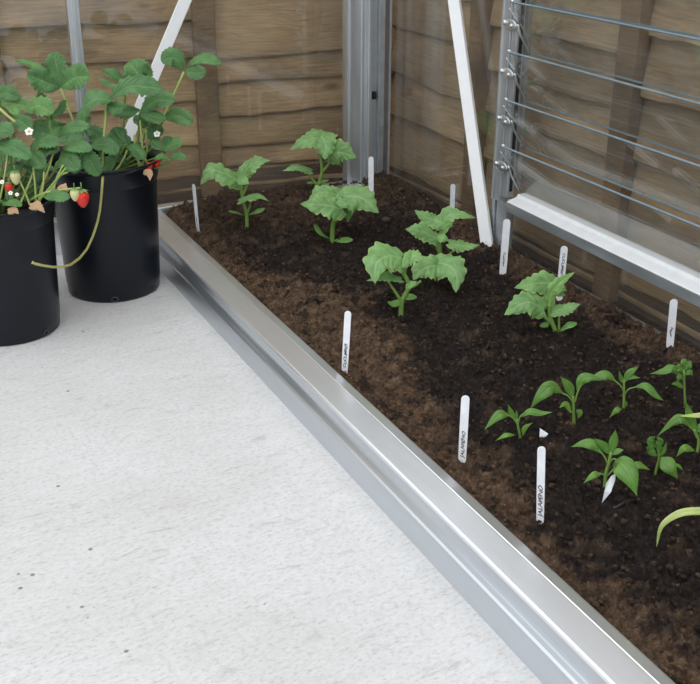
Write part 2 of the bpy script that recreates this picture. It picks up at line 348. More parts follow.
for yy in ys:
    for xx in xs:
        xx += (1.85-yy)*SKEW*(X1-xx)/(X1-X0); z = soil_base(xx, yy)
        if yy > .5:
            p = Vector((xx*42, yy*42, 3)); q = Vector((xx*95, yy*95, 9))
            z += .013*noise.noise(p) + .013*abs(noise.noise(q)) + .008*noise.noise(q*2.1) - .003
            c_ = noise.noise(Vector((xx*33, yy*33, 17)))
            z += .022*max(0, c_-.38)
        vs.append((xx, yy, z)); att.append(dryness(xx, yy))
n = len(xs); m_ = len(ys)
fs = [(j*n+i, j*n+i+1, (j+1)*n+i+1, (j+1)*n+i) for j in range(m_-1) for i in range(n-1)]
nv = len(vs)                                             # closed down to the ground at its rim
ring = [i for i in range(n)] + [j*n+n-1 for j in range(1, m_)] + [(m_-1)*n+i for i in range(n-2, -1, -1)] + [j*n for j in range(m_-2, 0, -1)]
for i in ring: vs.append((vs[i][0], vs[i][1], .001)); att.append(.2)
for k in range(len(ring)): k2 = (k+1) % len(ring); fs.append((ring[k], nv+k, nv+k2, ring[k2]))
fs.append(tuple(nv+k for k in range(len(ring))))
mb = MB(); mb.add(vs, fs, att=att); tag(mb.build('garden_soil', M['soil'], smooth=True), 'dark moist raked soil filling the bed beside the aluminium edging', 'soil', kind='stuff')
def SZ(x, y): return soil_base(x, y)+.001
def on_soil(u, v):
    z = .09
    for _ in range(8): p = atz(u, v, z); z = SZ(p.x, p.y)
    return atz(u, v, z)
# crumbs of soil lying over the surface
mb = MB(); rnd = random.Random(2)
for k in range(9000):
    y = rnd.uniform(.7, 3.26); x = rnd.uniform(.907+(1.85-y)*SKEW, 1.70); r = rnd.choice((.0012, .0017, .0022, .003, .0042, .0055)) * (1.0 if rnd.random() < .95 else 1.7)
    sc = (rnd.uniform(.7, 1.2), rnd.uniform(.7, 1.2), rnd.uniform(.5, .9)); i0 = len(mb.v)
    mb.ball((x, y, SZ(x, y)+.004+r*.2), r, sc, 5); dd = min(1.6, dryness(x, y)*rnd.uniform(.5, 1.15)+rnd.choice((0, 0, .1, .3, .7)))
    for j in range(i0, len(mb.v)): mb.v[j] += Vector((rnd.uniform(-.25, .25), rnd.uniform(-.25, .25), rnd.uniform(-.2, .2)))*r; mb.att[j] = dd
tag(mb.build('soil_crumbs', M['soil']), 'loose crumbs scattered over the raked soil', 'soil crumbs', kind='stuff')

# ------------------------------------------------------------------ aluminium base edging
root = empty('base_rail', (.80, 1.4, 0), 'long ribbed aluminium base rail edging the bed from back pot to foreground', 'edging rail')
fas = [(.799, .0), (.812, .0375), (.8085, .0405), (.8095, .0435), (.8140, .0460), (.8180, .0530), (.8150, .0560), (.8175, .0590), (.8200, .064), (.8225, .080), (.8225, .0935), (.840, .0935), (.840, .0)]
mb = MB(); mb.extrude_y(fas, -.55, 3.29, SKEW); mb.build('ribbed_fascia', M['alu_side'], root)
cap = [(.8115, .0955), (.8105, .0985), (.8120, .1020), (.8160, .1035), (.8660, .1045), (.8675, .1030), (.8700, .1030), (.8715, .1040), (.8950, .0985), (.8975, .0970), (.8975, .0), (.894, .0), (.894, .0945), (.83, .0945)]
mb = MB(); mb.extrude_y(cap, -.55, 3.29, SKEW); mb.build('top_capping', M['alu'], root)
root = empty('base_rail', (1.2, YG, 0), 'short aluminium base rail under the end glazing, mostly buried by soil', 'edging rail')
mb = MB(); mb.box(-.9, 1.70, YG-.008, YG+.03, 0, .108); mb.box(-.9, 1.70, YG-.012, YG+.03, .108, .113); mb.build('rail_section', M['alu'], root, bevel=.002)
root = empty('base_rail', (XG, 1.5, 0), 'grey base rail under the side glazing, buried along the soil edge', 'edging rail')
mb = MB(); mb.box(XG-.004, XG+.04, -.55, 3.25, 0, .066); mb.build('rail_section', M['grey'], root)

# ------------------------------------------------------------------ greenhouse frame
root = empty('corner_post', (1.62, YG, 0), 'ridged aluminium corner post between end and side glazing', 'post')
mb = MB()
for x0, x1, y0 in ((1.540, 1.612, 0), (1.5455, 1.5575, -.004), (1.590, 1.598, -.005), (1.606, 1.626, -.010), (1.6125, 1.6195, -.014)):
    mb.box(x0, x1, YG-.02+y0, YG+.02, .09, 1.9)
mb.build('face_flange', M['alu_post'], root, bevel=.0012)
mb = MB(); mb.box(1.626, 1.640, YG+.01, YG+.05, .0, 1.9); mb.box(1.640, 1.668, YG+.018, YG+.05, 0, 1.9); mb.box(1.668, 1.676, YG+.004, YG+.05, 0, 1.9)
mb.box(1.676, 1.70, YG+.022, YG+.05, 0, 1.9); mb.build('return_channel', M['grey'], root, bevel=.001)
mb = MB(); mb.box(1.712, 1.720, YG+.01, YG+.05, 0, 1.9); mb.build('side_return', M['grey'], root, bevel=.001)
mb = MB(); mb.box(1.452, 1.628, YG-.075, YG-.018, .112, .117); mb.build('foot_bracket', M['alu'], root, bevel=.002)
for x in (1.575, 1.612):
    b = MB(); b.ball((x, YG-.048, .119), .010, (1, 1, .7)); b.build('bolt', M['clip'], root, smooth=True)
mb = MB(); mb.box(1.648, 1.662, YG+.005, YG+.02, .335+.06, .36+.06); mb.build('glazing_clip', M['rubber'], root)
root = empty('glazing_bar', (.65, YG, 0), 'grey upright glazing bar behind the strawberry leaves', 'post')
mb = MB(); mb.box(.634, .668, YG-.016, YG+.015, .112, 1.9); mb.box(.644, .658, YG-.022, YG-.016, .112, 1.9); mb.build('bar', M['alu_post'], root, bevel=.0015)
def brace(name, A, B, wd, th, nrm, label):
    A = Vector(A); B = Vector(B); t = (B-A); Ln = t.length; t.normalize(); nrm = Vector(nrm); nrm = (nrm-t*nrm.dot(t)).normalized(); s = t.cross(nrm)
    r_ = empty(name, A, label, 'brace'); R = Matrix((( s.x, nrm.x, t.x, A.x), (s.y, nrm.y, t.y, A.y), (s.z, nrm.z, t.z, A.z), (0, 0, 0, 1)))
    m1 = MB(); m1.box(-wd/2, wd/2, -th, 0, 0, Ln, M=R); m1.build('flat_face', M['white'], r_, bevel=.003)
    m2 = MB(); m2.box(wd/2-.003, wd/2, -.016, -th, 0.004, Ln, M=R); m2.build('turned_edge', M['white'], r_)
    return r_
pA = plane(486, 246, Vector((1.672, 0, 0)), Vector((1, 0, 0))); pB = plane(453, 0, Vector((1.672, 0, 0)), Vector((1, 0, 0))); dB = pB-pA
brace('diagonal_brace', pA-dB*.02, pA+dB*2.3, .036, .004, (-.86, -.6, .1), 'bright white diagonal brace standing in the soil beside the louvre frame')
pA = plane(129, 135, Vector((0, YG-.04, 0)), Vector((0, 1, 0))); pB = plane(185.5, 0, Vector((0, YG-.04, 0)), Vector((0, 1, 0))); dB = pB-pA
brace('diagonal_brace', pA-dB*.55, pA+dB*3.2, .038, .004, (0, -1, .1), 'white diagonal brace rising behind the back strawberry pot')

def pane(name, x0, x1, y0, y1, z0, z1, label, kind=None):
    mb = MB(); mb.box(x0, x1, y0, y1, z0, z1); return tag(mb.build(name, M['glass']), label, 'glass pane')
pane('glass_pane', -.6, .632, YG+.003, YG+.007, .114, 1.85, 'clear glass pane left of the grey upright bar, behind the pots')
pane('glass_pane', .670, 1.538, YG+.003, YG+.007, .114, 1.85, 'clear glass pane between grey upright bar and corner post')
pane('glass_pane', XG+.003, XG+.007, 2.642, YG-.014, .067, 1.85, 'clear glass pane between the corner post and the louvre frame')
pane('glass_pane', XG+.003, XG+.007, -.50, 2.540, .067, .214, 'low clear glass pane between the soil and the louvre sill')

# louvre window
lw = empty('louvre_window', (XG, 2.0, .22), 'aluminium louvre window of tilted glass blades on the right side', 'window')
YE = -.45
mb = MB(); mb.box(XG-.018, XG+.012, 2.568, 2.606, .226, 1.75); mb.box(XG-.012, XG+.012, 2.540, 2.566, .2435, 1.75); mb.box(XG-.022, XG-.018, 2.598, 2.606, .226, 1.75)
mb.build('side_frame', M['alu_post'], lw, bevel=.001)
mb = MB(); mb.box(XG+.036, XG+.048, 2.560, 2.592, .262, 1.75); mb.build('inner_channel', M['grey'], lw, bevel=.001)
mb = MB(); mb.box(XG-.004, XG+.006, 2.5375, 2.5402, .262, 1.75); mb.build('weather_seal', M['rubber'], lw)
mb = MB(); mb.extrude_y([(1.690, .2150), (1.690, .2435), (1.692, .2450), (1.722, .2535), (1.726, .262), (1.755, .262), (1.755, .2150)], YE, 2.508)
sl = mb.build('sill', M['sill_white'], lw)
mb = MB(); mb.box(1.6885, 1.6899, YE, 2.508, .2155, .243); mb.build('sill_front', M['grey'], sl)
mb = MB(); mb.box(XG-.014, XG+.012, 2.506, 2.530, .2155, .2425); mb.box(XG-.014, XG+.012, 2.530, 2.584, .03, .2265); mb.box(XG-.018, XG+.012, 2.590, 2.606, .03, .2265); mb.box(XG-.006, XG+.012, 2.584, 2.590, .03, .2265)
mb.build('lower_upright', M['grey'], lw, bevel=.001)
NB = 9
for i in range(NB):
    zu = .400+.1325*i; zl = zu-.140; xu, xl = 1.682, 1.752
    d = Vector((xl-xu, 0, zl-zu)).normalized(); nrm = Vector((d.z, 0, -d.x)); th = .0028
    U = Vector((xu, 0, zu)); Lw = Vector((xl, 0, zl)); y0, y1 = 2.532, YE+.02
    P = [U+nrm*th, U-nrm*th, Lw-nrm*th, Lw+nrm*th]
    mb = MB(); vs = [p+Vector((0, y0, 0)) for p in P]+[p+Vector((0, y1, 0)) for p in P]
    mb.add(vs, [(0, 1, 2, 3), (7, 6, 5, 4), (0, 4, 5, 1), (1, 5, 6, 2), (2, 6, 7, 3), (3, 7, 4, 0)]); bl = mb.build('glass_blade', M['blade'], lw)
    for E_, k in ((U, 1), (Lw, -1)):
        eb = MB(); a = E_+d*(-.0006 if k > 0 else .0006); q = .0016 if k > 0 else .0010
        eb.add([a+nrm*th*sg+d*sd2*q+Vector((0, yy, 0)) for yy in (y0, y1) for sg, sd2 in ((-1, -1), (1, -1), (1, 1), (-1, 1))],
               [(0, 1, 2, 3), (7, 6, 5, 4), (0, 4, 5, 1), (1, 5, 6, 2), (2, 6, 7, 3), (3, 7, 4, 0)])
        eb.build('polished_edge', M['glass_edge'], bl)
    gm = MB(); c0 = U+d*.085-nrm*(th+.0005) if (-nrm).x < 0 else U+d*.085+nrm*(th+.0005); sy = Vector((0, 1, 0)); c0 = c0+Vector((0, 2.515, 0))
    for k in range(18):
        a0, a1 = 2*math.pi*k/18, 2*math.pi*(k+1)/18
        gm.add([c0+sy*(-.035)+sy*math.cos(a)*r*.8+d*math.sin(a)*r*1.25 for a in (a0, a1) for r in (.0045, .0075)], [(0, 1, 3, 2)])
    gm.add([c0+sy*(-.035)+sy*p+d*q for p, q in ((-.0035, -.001), (.0035, -.001), (.0035, .0015), (-.0035, .0015))], [(0, 1, 2, 3)])
    gm.build('printed_mark', M['mark'], bl)
    # carrier clip: channel along the blade end, pivot arm and rivets
    cl = MB(); yy = 2.537; hub = U.lerp(Lw, .42)
    for sgn, lo, r0 in ((1, .98, .0042), (-1, .98, .0034)):
        cl.tube(cr_sample([hub+nrm*sgn*.003+Vector((0, yy+.004, 0)), U.lerp(Lw, .6)+nrm*sgn*.0075+Vector((0, yy+.001, 0)), U.lerp(Lw, .8)+nrm*sgn*.0055+Vector((0, yy-.001, 0)), U.lerp(Lw, 1.02)+nrm*sgn*.003+Vector((0, yy-.003, 0))], 10),
                [r0*(1.1-.06*k) for k in range(11)], 8)
    for dy, dn in ((.012, .006), (-.014, -.004), (.004, -.008)):
        cl.tube(cr_sample([hub+Vector((0, yy, 0)), U.lerp(Lw, .27)+nrm*dn*.6+Vector((0, yy+dy*.4, 0)), U.lerp(Lw, .10)+nrm*dn+Vector((0, yy+dy, 0))], 8), [.0040-.00033*k for k in range(9)], 6)
    co = cl.build('blade_clip', M['clip'], lw, smooth=True)
    ar = MB(); ar.ball((XG-.028, 2.552, zu-.063), .032, (.12, 1, .50), 20); ar.build('pivot_arm', M['clip'], co, smooth=True)
    rv = MB(); rv.ball((XG-.033, 2.573, zu-.058), .0075, (.8, 1, 1)); rv.ball((XG-.033, 2.540, zu-.063), .0055, (.8, 1, 1)); rv.build('rivet', M['clip'], co, smooth=True)
    tb = MB(); tb.ball((xu+.004, 2.540, zu+.002), .006, (1, 1.3, .8)); tb.build('end_stop', M['clip'], co, smooth=True)

# ------------------------------------------------------------------ pots
def pot(cx, cy, h, label, ang):
    r_ = empty('plant_pot', (cx, cy, 0), label, 'plant pot'); c = (cx, cy, 0)
    mb = MB(); mb.lathe([(0, .004), (.120, .004), (.128, .0), (.132, .004), (.134, .03), (.1355, .034), (.147, h-.065), (.148, h-.060), (.1515, h-.056), (.153, h-.02), (.1545, h-.012),
        (.164, h-.008), (.174, h-.004), (.176, h), (.174, h+.002), (.164, h), (.1505, h-.006), (.148, h-.03), (.131, .012), (0, .012)], 96, c)
    mb.build('pot_body', M['pot'], r_, smooth=True)
    for k in range(6):
        a = ang+k*math.pi/3; q = MB(); p = Vector((cx+.1338*math.cos(a), cy+.1338*math.sin(a), .012)); s = Vector((-math.sin(a), math.cos(a), 0)); o_ = Vector((math.cos(a), math.sin(a), 0))
        q.tube([p+s*.009*math.cos(b)+Vector((0, 0, .007*math.sin(b)))+o_*.0005 for b in [2*math.pi*j/12 for j in range(13)]], .0014, 5); q.build('drainage_hole', M['hole_rim'], r_, smooth=True)
    mb = MB(); n_ = 40; vs = [(cx, cy, h-.05)]; rr = .1435; R_ = 12
    for i in range(1, R_+1):
        for k in range(n_):
            a = 2*math.pi*k/n_; x = cx+rr*i/R_*math.cos(a); y = cy+rr*i/R_*math.sin(a); vs.append((x, y, h-.05+.012*noise.noise(Vector((x*30, y*30, 0)))))
    fs_ = [(0, 1+k, 1+(k+1) % n_) for k in range(n_)] + [(1+(i-1)*n_+k, 1+i*n_+k, 1+i*n_+(k+1) % n_, 1+(i-1)*n_+(k+1) % n_) for i in range(1, R_) for k in range(n_)]
    nb = len(vs); vs += [(cx+rr*math.cos(2*math.pi*k/n_), cy+rr*math.sin(2*math.pi*k/n_), h-.08) for k in range(n_)]; o0 = 1+(R_-1)*n_
    fs_ += [(o0+k, nb+k, nb+(k+1) % n_, o0+(k+1) % n_) for k in range(n_)] + [tuple(nb+k for k in range(n_))]
    mb.add(vs, fs_, att=.1); return r_, mb
PB = (.622, 2.945, .392); PF = (.293, 2.768, .365)
_, cmp_ = pot(*PB, 'tall black plastic pot touching the aluminium rail, with a runner hanging down', .3)
tag(cmp_.build('potting_compost', M['soil']), 'dark compost filling the black pot beside the rail', 'compost', kind='stuff')
_, cmp_ = pot(*PF, 'black plastic pot at the left edge of the photo, nearer the viewer', .1)
tag(cmp_.build('potting_compost', M['soil']), 'dark compost filling the black pot at the left edge', 'compost', kind='stuff')

# ------------------------------------------------------------------ leaves
def interp(tab, s):
    for (a, p), (b, q) in zip(tab, tab[1:]):
        if a <= s <= b: return p+(q-p)*(s-a)/(b-a)
    return tab[-1][1]
PROF = {
 'cuke': [(0, .35), (.06, .72), (.16, .88), (.26, .86), (.34, .98), (.42, 1.0), (.5, .84), (.6, .72), (.68, .70), (.76, .52), (.88, .26), (.95, .10), (1, 0)],
 'pepper': [(0, .05), (.08, .30), (.2, .68), (.34, .95), (.45, 1), (.58, .88), (.72, .62), (.84, .34), (.93, .13), (1, 0)],
 'coty': [(0, .12), (.12, .45), (.3, .85), (.5, 1), (.72, .95), (.88, .65), (.96, .35), (1, 0)],
 'straw': [(0, .08), (.12, .42), (.3, .80), (.5, .98), (.65, 1), (.8, .86), (.9, .62), (.97, .34), (1, .05)],
 'grass': [(0, .6), (.3, 1), (.6, .9), (.8, .6), (.93, .3), (1, .03)]}
def leaf(mb, pts, W, kind, tilt=22, roll=0, fold=.12, rip=.06, tone=.5, seed=0, ns=40, nt=6):
    S = cr_sample(pts, ns); Lh = sum((S[i+1]-S[i]).length for i in range(ns)); rnd = random.Random(seed)
    upv = (Vector((0, 0, 1))*math.cos(math.radians(tilt)) - HEAD*math.sin(math.radians(tilt))).normalized()
    teeth = {'cuke': (7, .26), 'straw': (9, .26)}.get(kind, (0, 0)); pl_ = {'cuke': (.045, 6), 'straw': (.085, 8)}.get(kind, (0, 1))
    if kind == 'cuke': rip = max(rip, .12)
    vs = []; uvs = []; prev = None
    ph = rnd.random()*6.28
    for i, p in enumerate(S):
        s = i/ns; T = (S[min(i+1, ns)]-S[max(i-1, 0)]).normalized(); sd_ = T.cross(upv)
        if sd_.length < .25 and prev: sd_ = prev
        sd_ = (sd_-T*sd_.dot(T)).normalized()
        if prev and sd_.dot(prev) < 0: sd_ = -sd_
        prev = sd_.copy()
        if roll: sd_ = Matrix.Rotation(math.radians(roll), 3, T) @ sd_
        N = sd_.cross(T)
        wd = interp(PROF[kind], s)*W*.5
        if teeth[0]:
            fr = (s*teeth[0]) % 1; tw = 1+teeth[1]*(1-abs(fr*2-1)-.5)*(1 if .08 < s < .97 else 0)
        else: tw = 1
        for j in range(-nt, nt+1):
            t = j/nt; ww = wd*(1+(tw-1)*abs(t)**3)
            asym = 1+.10*math.sin(s*9+ph+(1.7 if t > 0 else 0)) if kind == 'cuke' else 1
            h = fold*abs(t)*wd - .30*wd*t*t*abs(t) + rip*wd*math.sin(s*(11 if kind != 'grass' else 4)+ph+t*2.2)*abs(t)
            h += pl_[0]*wd*math.cos(6.283*(s-.28*abs(t))*pl_[1])*min(1, abs(t)*2.5)
            if kind == 'cuke': ww *= 1+.16*abs(t)*noise.noise(Vector((s*5+seed, 3*(t > 0), 0)))
            back = -.10*Lh*(abs(t)**2)*max(0, 1-s*6) if kind in ('cuke',) else 0
            vs.append(p+sd_*t*ww*asym+N*h+T*back); uvs.append((s, t*.5+.5))
    k = 2*nt+1; fs = [(i*k+j, i*k+j+1, (i+1)*k+j+1, (i+1)*k+j) for i in range(ns) for j in range(k-1)]
    mb.add(vs, fs, uvs, tone)
class Plant:
    def __init__(s, name, base, label, cat, group=None):
        s.b = Vector(base); s.root = empty(name, s.b, label, cat, group); s.k = (s.b-CAM).dot(FW)/FPX; s.n = 0
    def P(s, q):                                         # (u, v, metres in front of the stem's own plane)
        u, v = q[0], q[1]; d = q[2] if len(q) > 2 else 0
        return plane(u, v, s.b-HEAD*d, HEAD)
    def leaf(s, pts, W, kind, mat, name='leaf', **kw):
        s.n += 1; mb = MB(); kw.setdefault('seed', s.n*7+int(s.b.x*1000)); leaf(mb, [s.P(q) for q in pts], W*s.k, kind, **kw); return mb.build(name, mat, s.root, smooth=True)
    def stem(s, pts, r0, r1, mat=None, name='stem', root=False):
        P = [s.P(q) for q in pts]
        if root: P = [P[0]-Vector((0, 0, .02))]+P
        Q = cr_sample(P, 14); mb = MB(); mb.tube(Q, [(r0+(r1-r0)*i/14)*s.k for i in range(15)], 8); return mb.build(name, mat or M['stem'], s.root, smooth=True)

def cucumber(base, label, stems, leaves, cotys):
    p = Plant('cucumber_seedling', on_soil(*base), label, 'seedling', 'cucumber seedlings in the bed')
    for i, (pts, r0, r1) in enumerate(stems): p.stem(pts, r0, r1, name='stem' if i == 0 else 'petiole', root=(i == 0))
    for a in leaves: p.leaf(a[0], a[1], 'cuke', M['cuke'], **(a[2] if len(a) > 2 else {}))
    for pts, W in cotys: p.leaf(pts, W, 'coty', M['coty'], 'seed_leaf', tilt=15, rip=.02)
    return p
cucumber((247, 228), 'cucumber seedling nearest the back pot, beside an edge-on white label',
  [([(247, 228), (246.5, 214), (243.5, 202), (240, 183)], 2.2, 1.6), ([(247, 214), (250, 206), (251, 197)], 1.3, .8), ([(242, 196), (246, 188), (247, 178)], 1.5, 1)],
  [([(240, 181, 0), (225, 174, .03), (212, 171, .04), (200, 185, .06)], 26, dict(tilt=38)), ([(241, 180, 0), (248, 168, .0), (258, 162, 0), (271, 160, -.01)], 20, dict(tilt=32, fold=.3)),
   ([(239, 178, .03), (243, 180, .05), (249, 184, .06)], 12, dict(tilt=40)), ([(239, 201, .03), (248, 197, .03), (259, 196, .02), (269, 201, .03)], 13, dict(tilt=15))],
  [([(244, 215), (236, 212, .02), (228, 211, .04)], 7), ([(248, 215), (256, 211, .01), (265, 208, 0)], 8)])
cucumber((317, 191), 'cucumber seedling farthest back, in front of the corner post',
  [([(317, 191), (320, 180), (322, 170), (320, 154)], 2.0, 1.5), ([(322, 172), (328, 165), (331, 156)], 1.4, 1), ([(317, 184), (311, 178), (308, 171)], 1.2, .8)],
  [([(332, 141, -.02), (318, 138, 0), (305, 141, .02), (290, 150, .04)], 24, dict(tilt=40)), ([(319, 134, -.02), (325, 143, .02), (325, 160, .05)], 26, dict(tilt=50)),
   ([(327, 157), (340, 152, .01), (357, 158, .02)], 26, dict(tilt=68, roll=10)), ([(311, 171), (297, 167, .02), (282, 171, .03)], 10, dict(tilt=35)), ([(322, 140, -.03), (330, 141, -.03), (338, 141, -.03)], 7)],
  [([(316, 184), (322, 181), (329, 180)], 6), ([(316, 184), (312, 182), (307, 183, .02)], 6)])
cucumber((332, 241), 'broad cucumber seedling in front of the farthest one, left of a white label',
  [([(332, 241), (333, 226), (336, 212), (339, 198)], 2.8, 2.0), ([(335, 222), (340, 214), (345, 208)], 1.8, 1.2), ([(334, 218), (330, 212), (328, 207)], 1.5, 1)],
  [([(341, 197, -.02), (325, 192, 0), (309, 198, .02)], 26, dict(tilt=38)), ([(343, 209, .03), (324, 205, .05), (300, 204, .06)], 27, dict(tilt=45)),
   ([(343, 196), (361, 198, .01), (379, 213, .03)], 34, dict(tilt=40)), ([(339, 204, .04), (340, 197, .04), (342, 189, .03)], 9, dict(tilt=80)), ([(345, 206, -.02), (348, 213, -.02), (348, 222, -.02)], 12, dict(tilt=75, tone=.2)),
   ([(338, 200, .05), (345, 203, .06), (351, 201, .06)], 10, dict(tilt=50))],
  [([(331, 239), (322, 233, .02), (314, 224, .02)], 9), ([(333, 240), (343, 239, .02), (353, 240, .03)], 11)])
cucumber((440, 277), 'cucumber seedling with raised leaves, left of the white diagonal brace',
  [([(440, 277), (440, 262), (440, 250), (439, 238), (443, 227)], 2.6, 1.8), ([(439, 252), (436, 243), (433, 236)], 1.8, 1.2), ([(441, 264), (449, 255), (458, 247)], 1.5, 1), ([(440, 262), (438, 261, .03), (440, 264, .05)], 1.5, 1)],
  [([(446, 223), (430, 219, .0), (414, 210, .0)], 18, dict(tilt=42)), ([(440, 230), (447, 217, 0), (458, 214, .0), (476, 218, .0)], 19, dict(tilt=36, fold=.3)),
   ([(439, 239, .03), (421, 231, .05), (405, 229, .06)], 20, dict(tilt=45)), ([(438, 236, .05), (443, 238, .07), (449, 240, .07)], 10, dict(tilt=60)),
   ([(449, 243, .02), (463, 246, .02), (480, 245, .02)], 14, dict(tilt=40)), ([(434, 262, .08), (447, 265, .11), (456, 274, .14), (456, 293, .17)], 30, dict(tilt=50, seed=5)), ([(444, 266, .08), (431, 266, .11), (420, 271, .13), (413, 280, .14)], 26, dict(tilt=52, seed=6))], [])
cucumber((401, 317), 'cucumber seedling in the middle of the bed, front one of the touching pair',
  [([(401, 317), (402, 301), (409, 286), (403, 272), (399, 265)], 3.0, 1.8), ([(400, 299), (394, 290), (388, 281)], 1.6, 1), ([(409, 286), (414, 286), (421, 281)], 2, 1.3), ([(404, 275), (406, 266), (405, 258)], 1.8, 1.2)],
  [([(402, 258), (388, 256, .02), (376, 264, .05), (375, 284, .08)], 36, dict(tilt=42, seed=3)), ([(403, 262), (412, 256, .01), (425, 259, .02)], 20, dict(tilt=35)),
   ([(405, 267, .03), (407, 259, .02), (410, 249, 0)], 8, dict(tilt=80)), ([(401, 279), (384, 276, .01), (366, 281, .02)], 13, dict(tilt=25, tone=.3)), ([(406, 286, .02), (411, 284, .03), (417, 281, .03)], 8, dict(tilt=45)),
   ([(399, 262, -.03), (392, 255, -.03), (386, 252, -.03)], 12, dict(tilt=35))],
  [([(400, 299), (394, 303, .02), (388, 303, .03)], 11), ([(404, 299), (410, 296), (417, 297)], 10)])
cucumber((556, 333), 'cucumber seedling with a pointed upright leaf, right of the diagonal brace',
  [([(556, 333), (553, 325), (550, 316), (549, 303)], 2.6, 2.0), ([(553, 323), (546, 318), (541, 313)], 2.2, 1.6), ([(559, 330), (559, 321), (559, 312)], 1.4, 1)],
  [([(562, 289, -.02), (547, 283, -.01), (530, 284, .01), (514, 288, .02)], 24, dict(tilt=48)), ([(549, 306), (551, 293), (560, 282), (575, 272)], 15, dict(tilt=62, tone=.75, fold=.3)),
   ([(544, 309, .03), (526, 302, .05), (504, 315, .06)], 28, dict(tilt=46)), ([(552, 312), (566, 308, 0), (581, 304, 0)], 16, dict(tilt=30)), ([(555, 289), (562, 288), (567, 291)], 9)],
  [([(558, 332), (567, 325, .01), (577, 323, .01)], 10), ([(550, 323), (546, 324), (541, 327, .02)], 8)])

def pepper(base, label, stems, leaves, mat='pepper'):
    p = Plant('pepper_seedling', on_soil(*base), label, 'seedling', 'pepper seedlings in the bed')
    for i, (pts, r0, r1) in enumerate(stems): p.stem(pts, r0, r1, name='stem' if i == 0 else 'petiole', root=(i == 0))
    for a in leaves: p.leaf(a[0], a[1]*.86, 'pepper', M[mat], **(a[2] if len(a) > 2 else dict(tilt=30, fold=.2)))
    return p
pepper((520, 437), 'small pepper seedling between the two handwritten labels nearest the rail',
  [([(520, 437), (518, 426), (517, 419)], 1.4, 1.2), ([(518, 425), (513, 418), (507, 414.5)], .8, .6), ([(518, 424), (520, 417), (524, 413)], .8, .6)],
  [([(509, 415.5), (499, 415, .01), (484, 430, .02)], 12, dict(tilt=45)), ([(521, 417), (530, 411.5), (541, 413), (553, 412)], 9, dict(tilt=42)), ([(516, 420), (511, 412), (508, 404)], 6, dict(tilt=75)),
   ([(517, 420), (516.5, 415), (516.5, 410)], 4, dict(tilt=80)), ([(523, 436, .02), (525, 428, .02), (533, 422.5, .02)], 6, dict(tilt=60, tone=.8)), ([(515, 435, .02), (506, 435, .03), (495, 441, .03)], 6, dict(tilt=35, tone=.8))])
pepper((574, 423), 'pepper seedling with wide arched leaves, second from the left in its row',
  [([(574, 423), (573.5, 408), (573, 396)], 1.7, 1.3), ([(573, 402), (568, 396), (562, 393)], .9, .7), ([(575, 402), (577, 394), (581, 385)], .9, .7), ([(574, 415), (570, 410), (567, 405)], .8, .6)],
  [([(563, 393), (552, 387, .01), (541, 395, .02), (530, 409, .02)], 17, dict(tilt=50)), ([(573, 398), (569, 387), (560, 376)], 11, dict(tilt=70)), ([(577, 391), (582, 380), (590, 377), (603, 379)], 13, dict(tilt=50)),
   ([(571, 413, .02), (566, 404, .02), (559, 408, .03)], 7, dict(tilt=50, tone=.8)), ([(576, 410, .02), (580, 413, .02), (577.5, 419, .02)], 7, dict(tilt=70, tone=.8))])
pepper((623.5, 411), 'thin upright pepper seedling third along its row, with a downcurled right leaf',
  [([(623.5, 411), (624, 395), (624, 380)], 1.5, 1.1), ([(624, 391), (620, 385), (614, 380)], .8, .6), ([(624, 395), (629, 389), (637, 387)], .8, .6)],
  [([(616, 381), (607, 375), (597, 377), (587, 381)], 12, dict(tilt=48)), ([(624, 383), (630, 373), (639, 366.5)], 9, dict(tilt=60)), ([(624, 384), (621, 378), (619, 370.5)], 5, dict(tilt=75)), ([(625, 380), (632, 377), (641, 378)], 5, dict(tilt=40)),
   ([(634, 387), (646, 386, .01), (656, 395, .02), (664, 401, .02)], 10, dict(tilt=45)), ([(622, 409, .02), (617, 410, .03), (609, 418, .03)], 7, dict(tilt=50, tone=.8)), ([(624, 407), (626, 404), (625, 400)], 4, dict(tilt=70))])
pepper((685, 404), 'crinkled bright pepper seedling farthest back on the right, below a white label',
  [([(685, 404), (684.5, 390), (684, 370)], 1.4, 1.0)],
  [([(682, 377), (673, 368, 0), (664, 371), (649, 374)], 11, dict(tilt=40, rip=.25)), ([(684, 374), (680, 368), (676, 366)], 11, dict(tilt=70, rip=.3)), ([(684, 370), (688, 365), (692, 361)], 11, dict(tilt=60, rip=.3)), ([(685, 379), (680, 377, .02), (677, 383, .02)], 8, dict(tilt=60, rip=.3)),
   ([(685, 375), (690, 372), (693, 376)], 7, dict(tilt=50, rip=.3)), ([(684, 388), (678, 384, .01), (671, 384, .02)], 7, dict(tilt=45, tone=.85)), ([(685, 366), (684, 362), (687, 359)], 8, dict(tilt=70, rip=.3))])
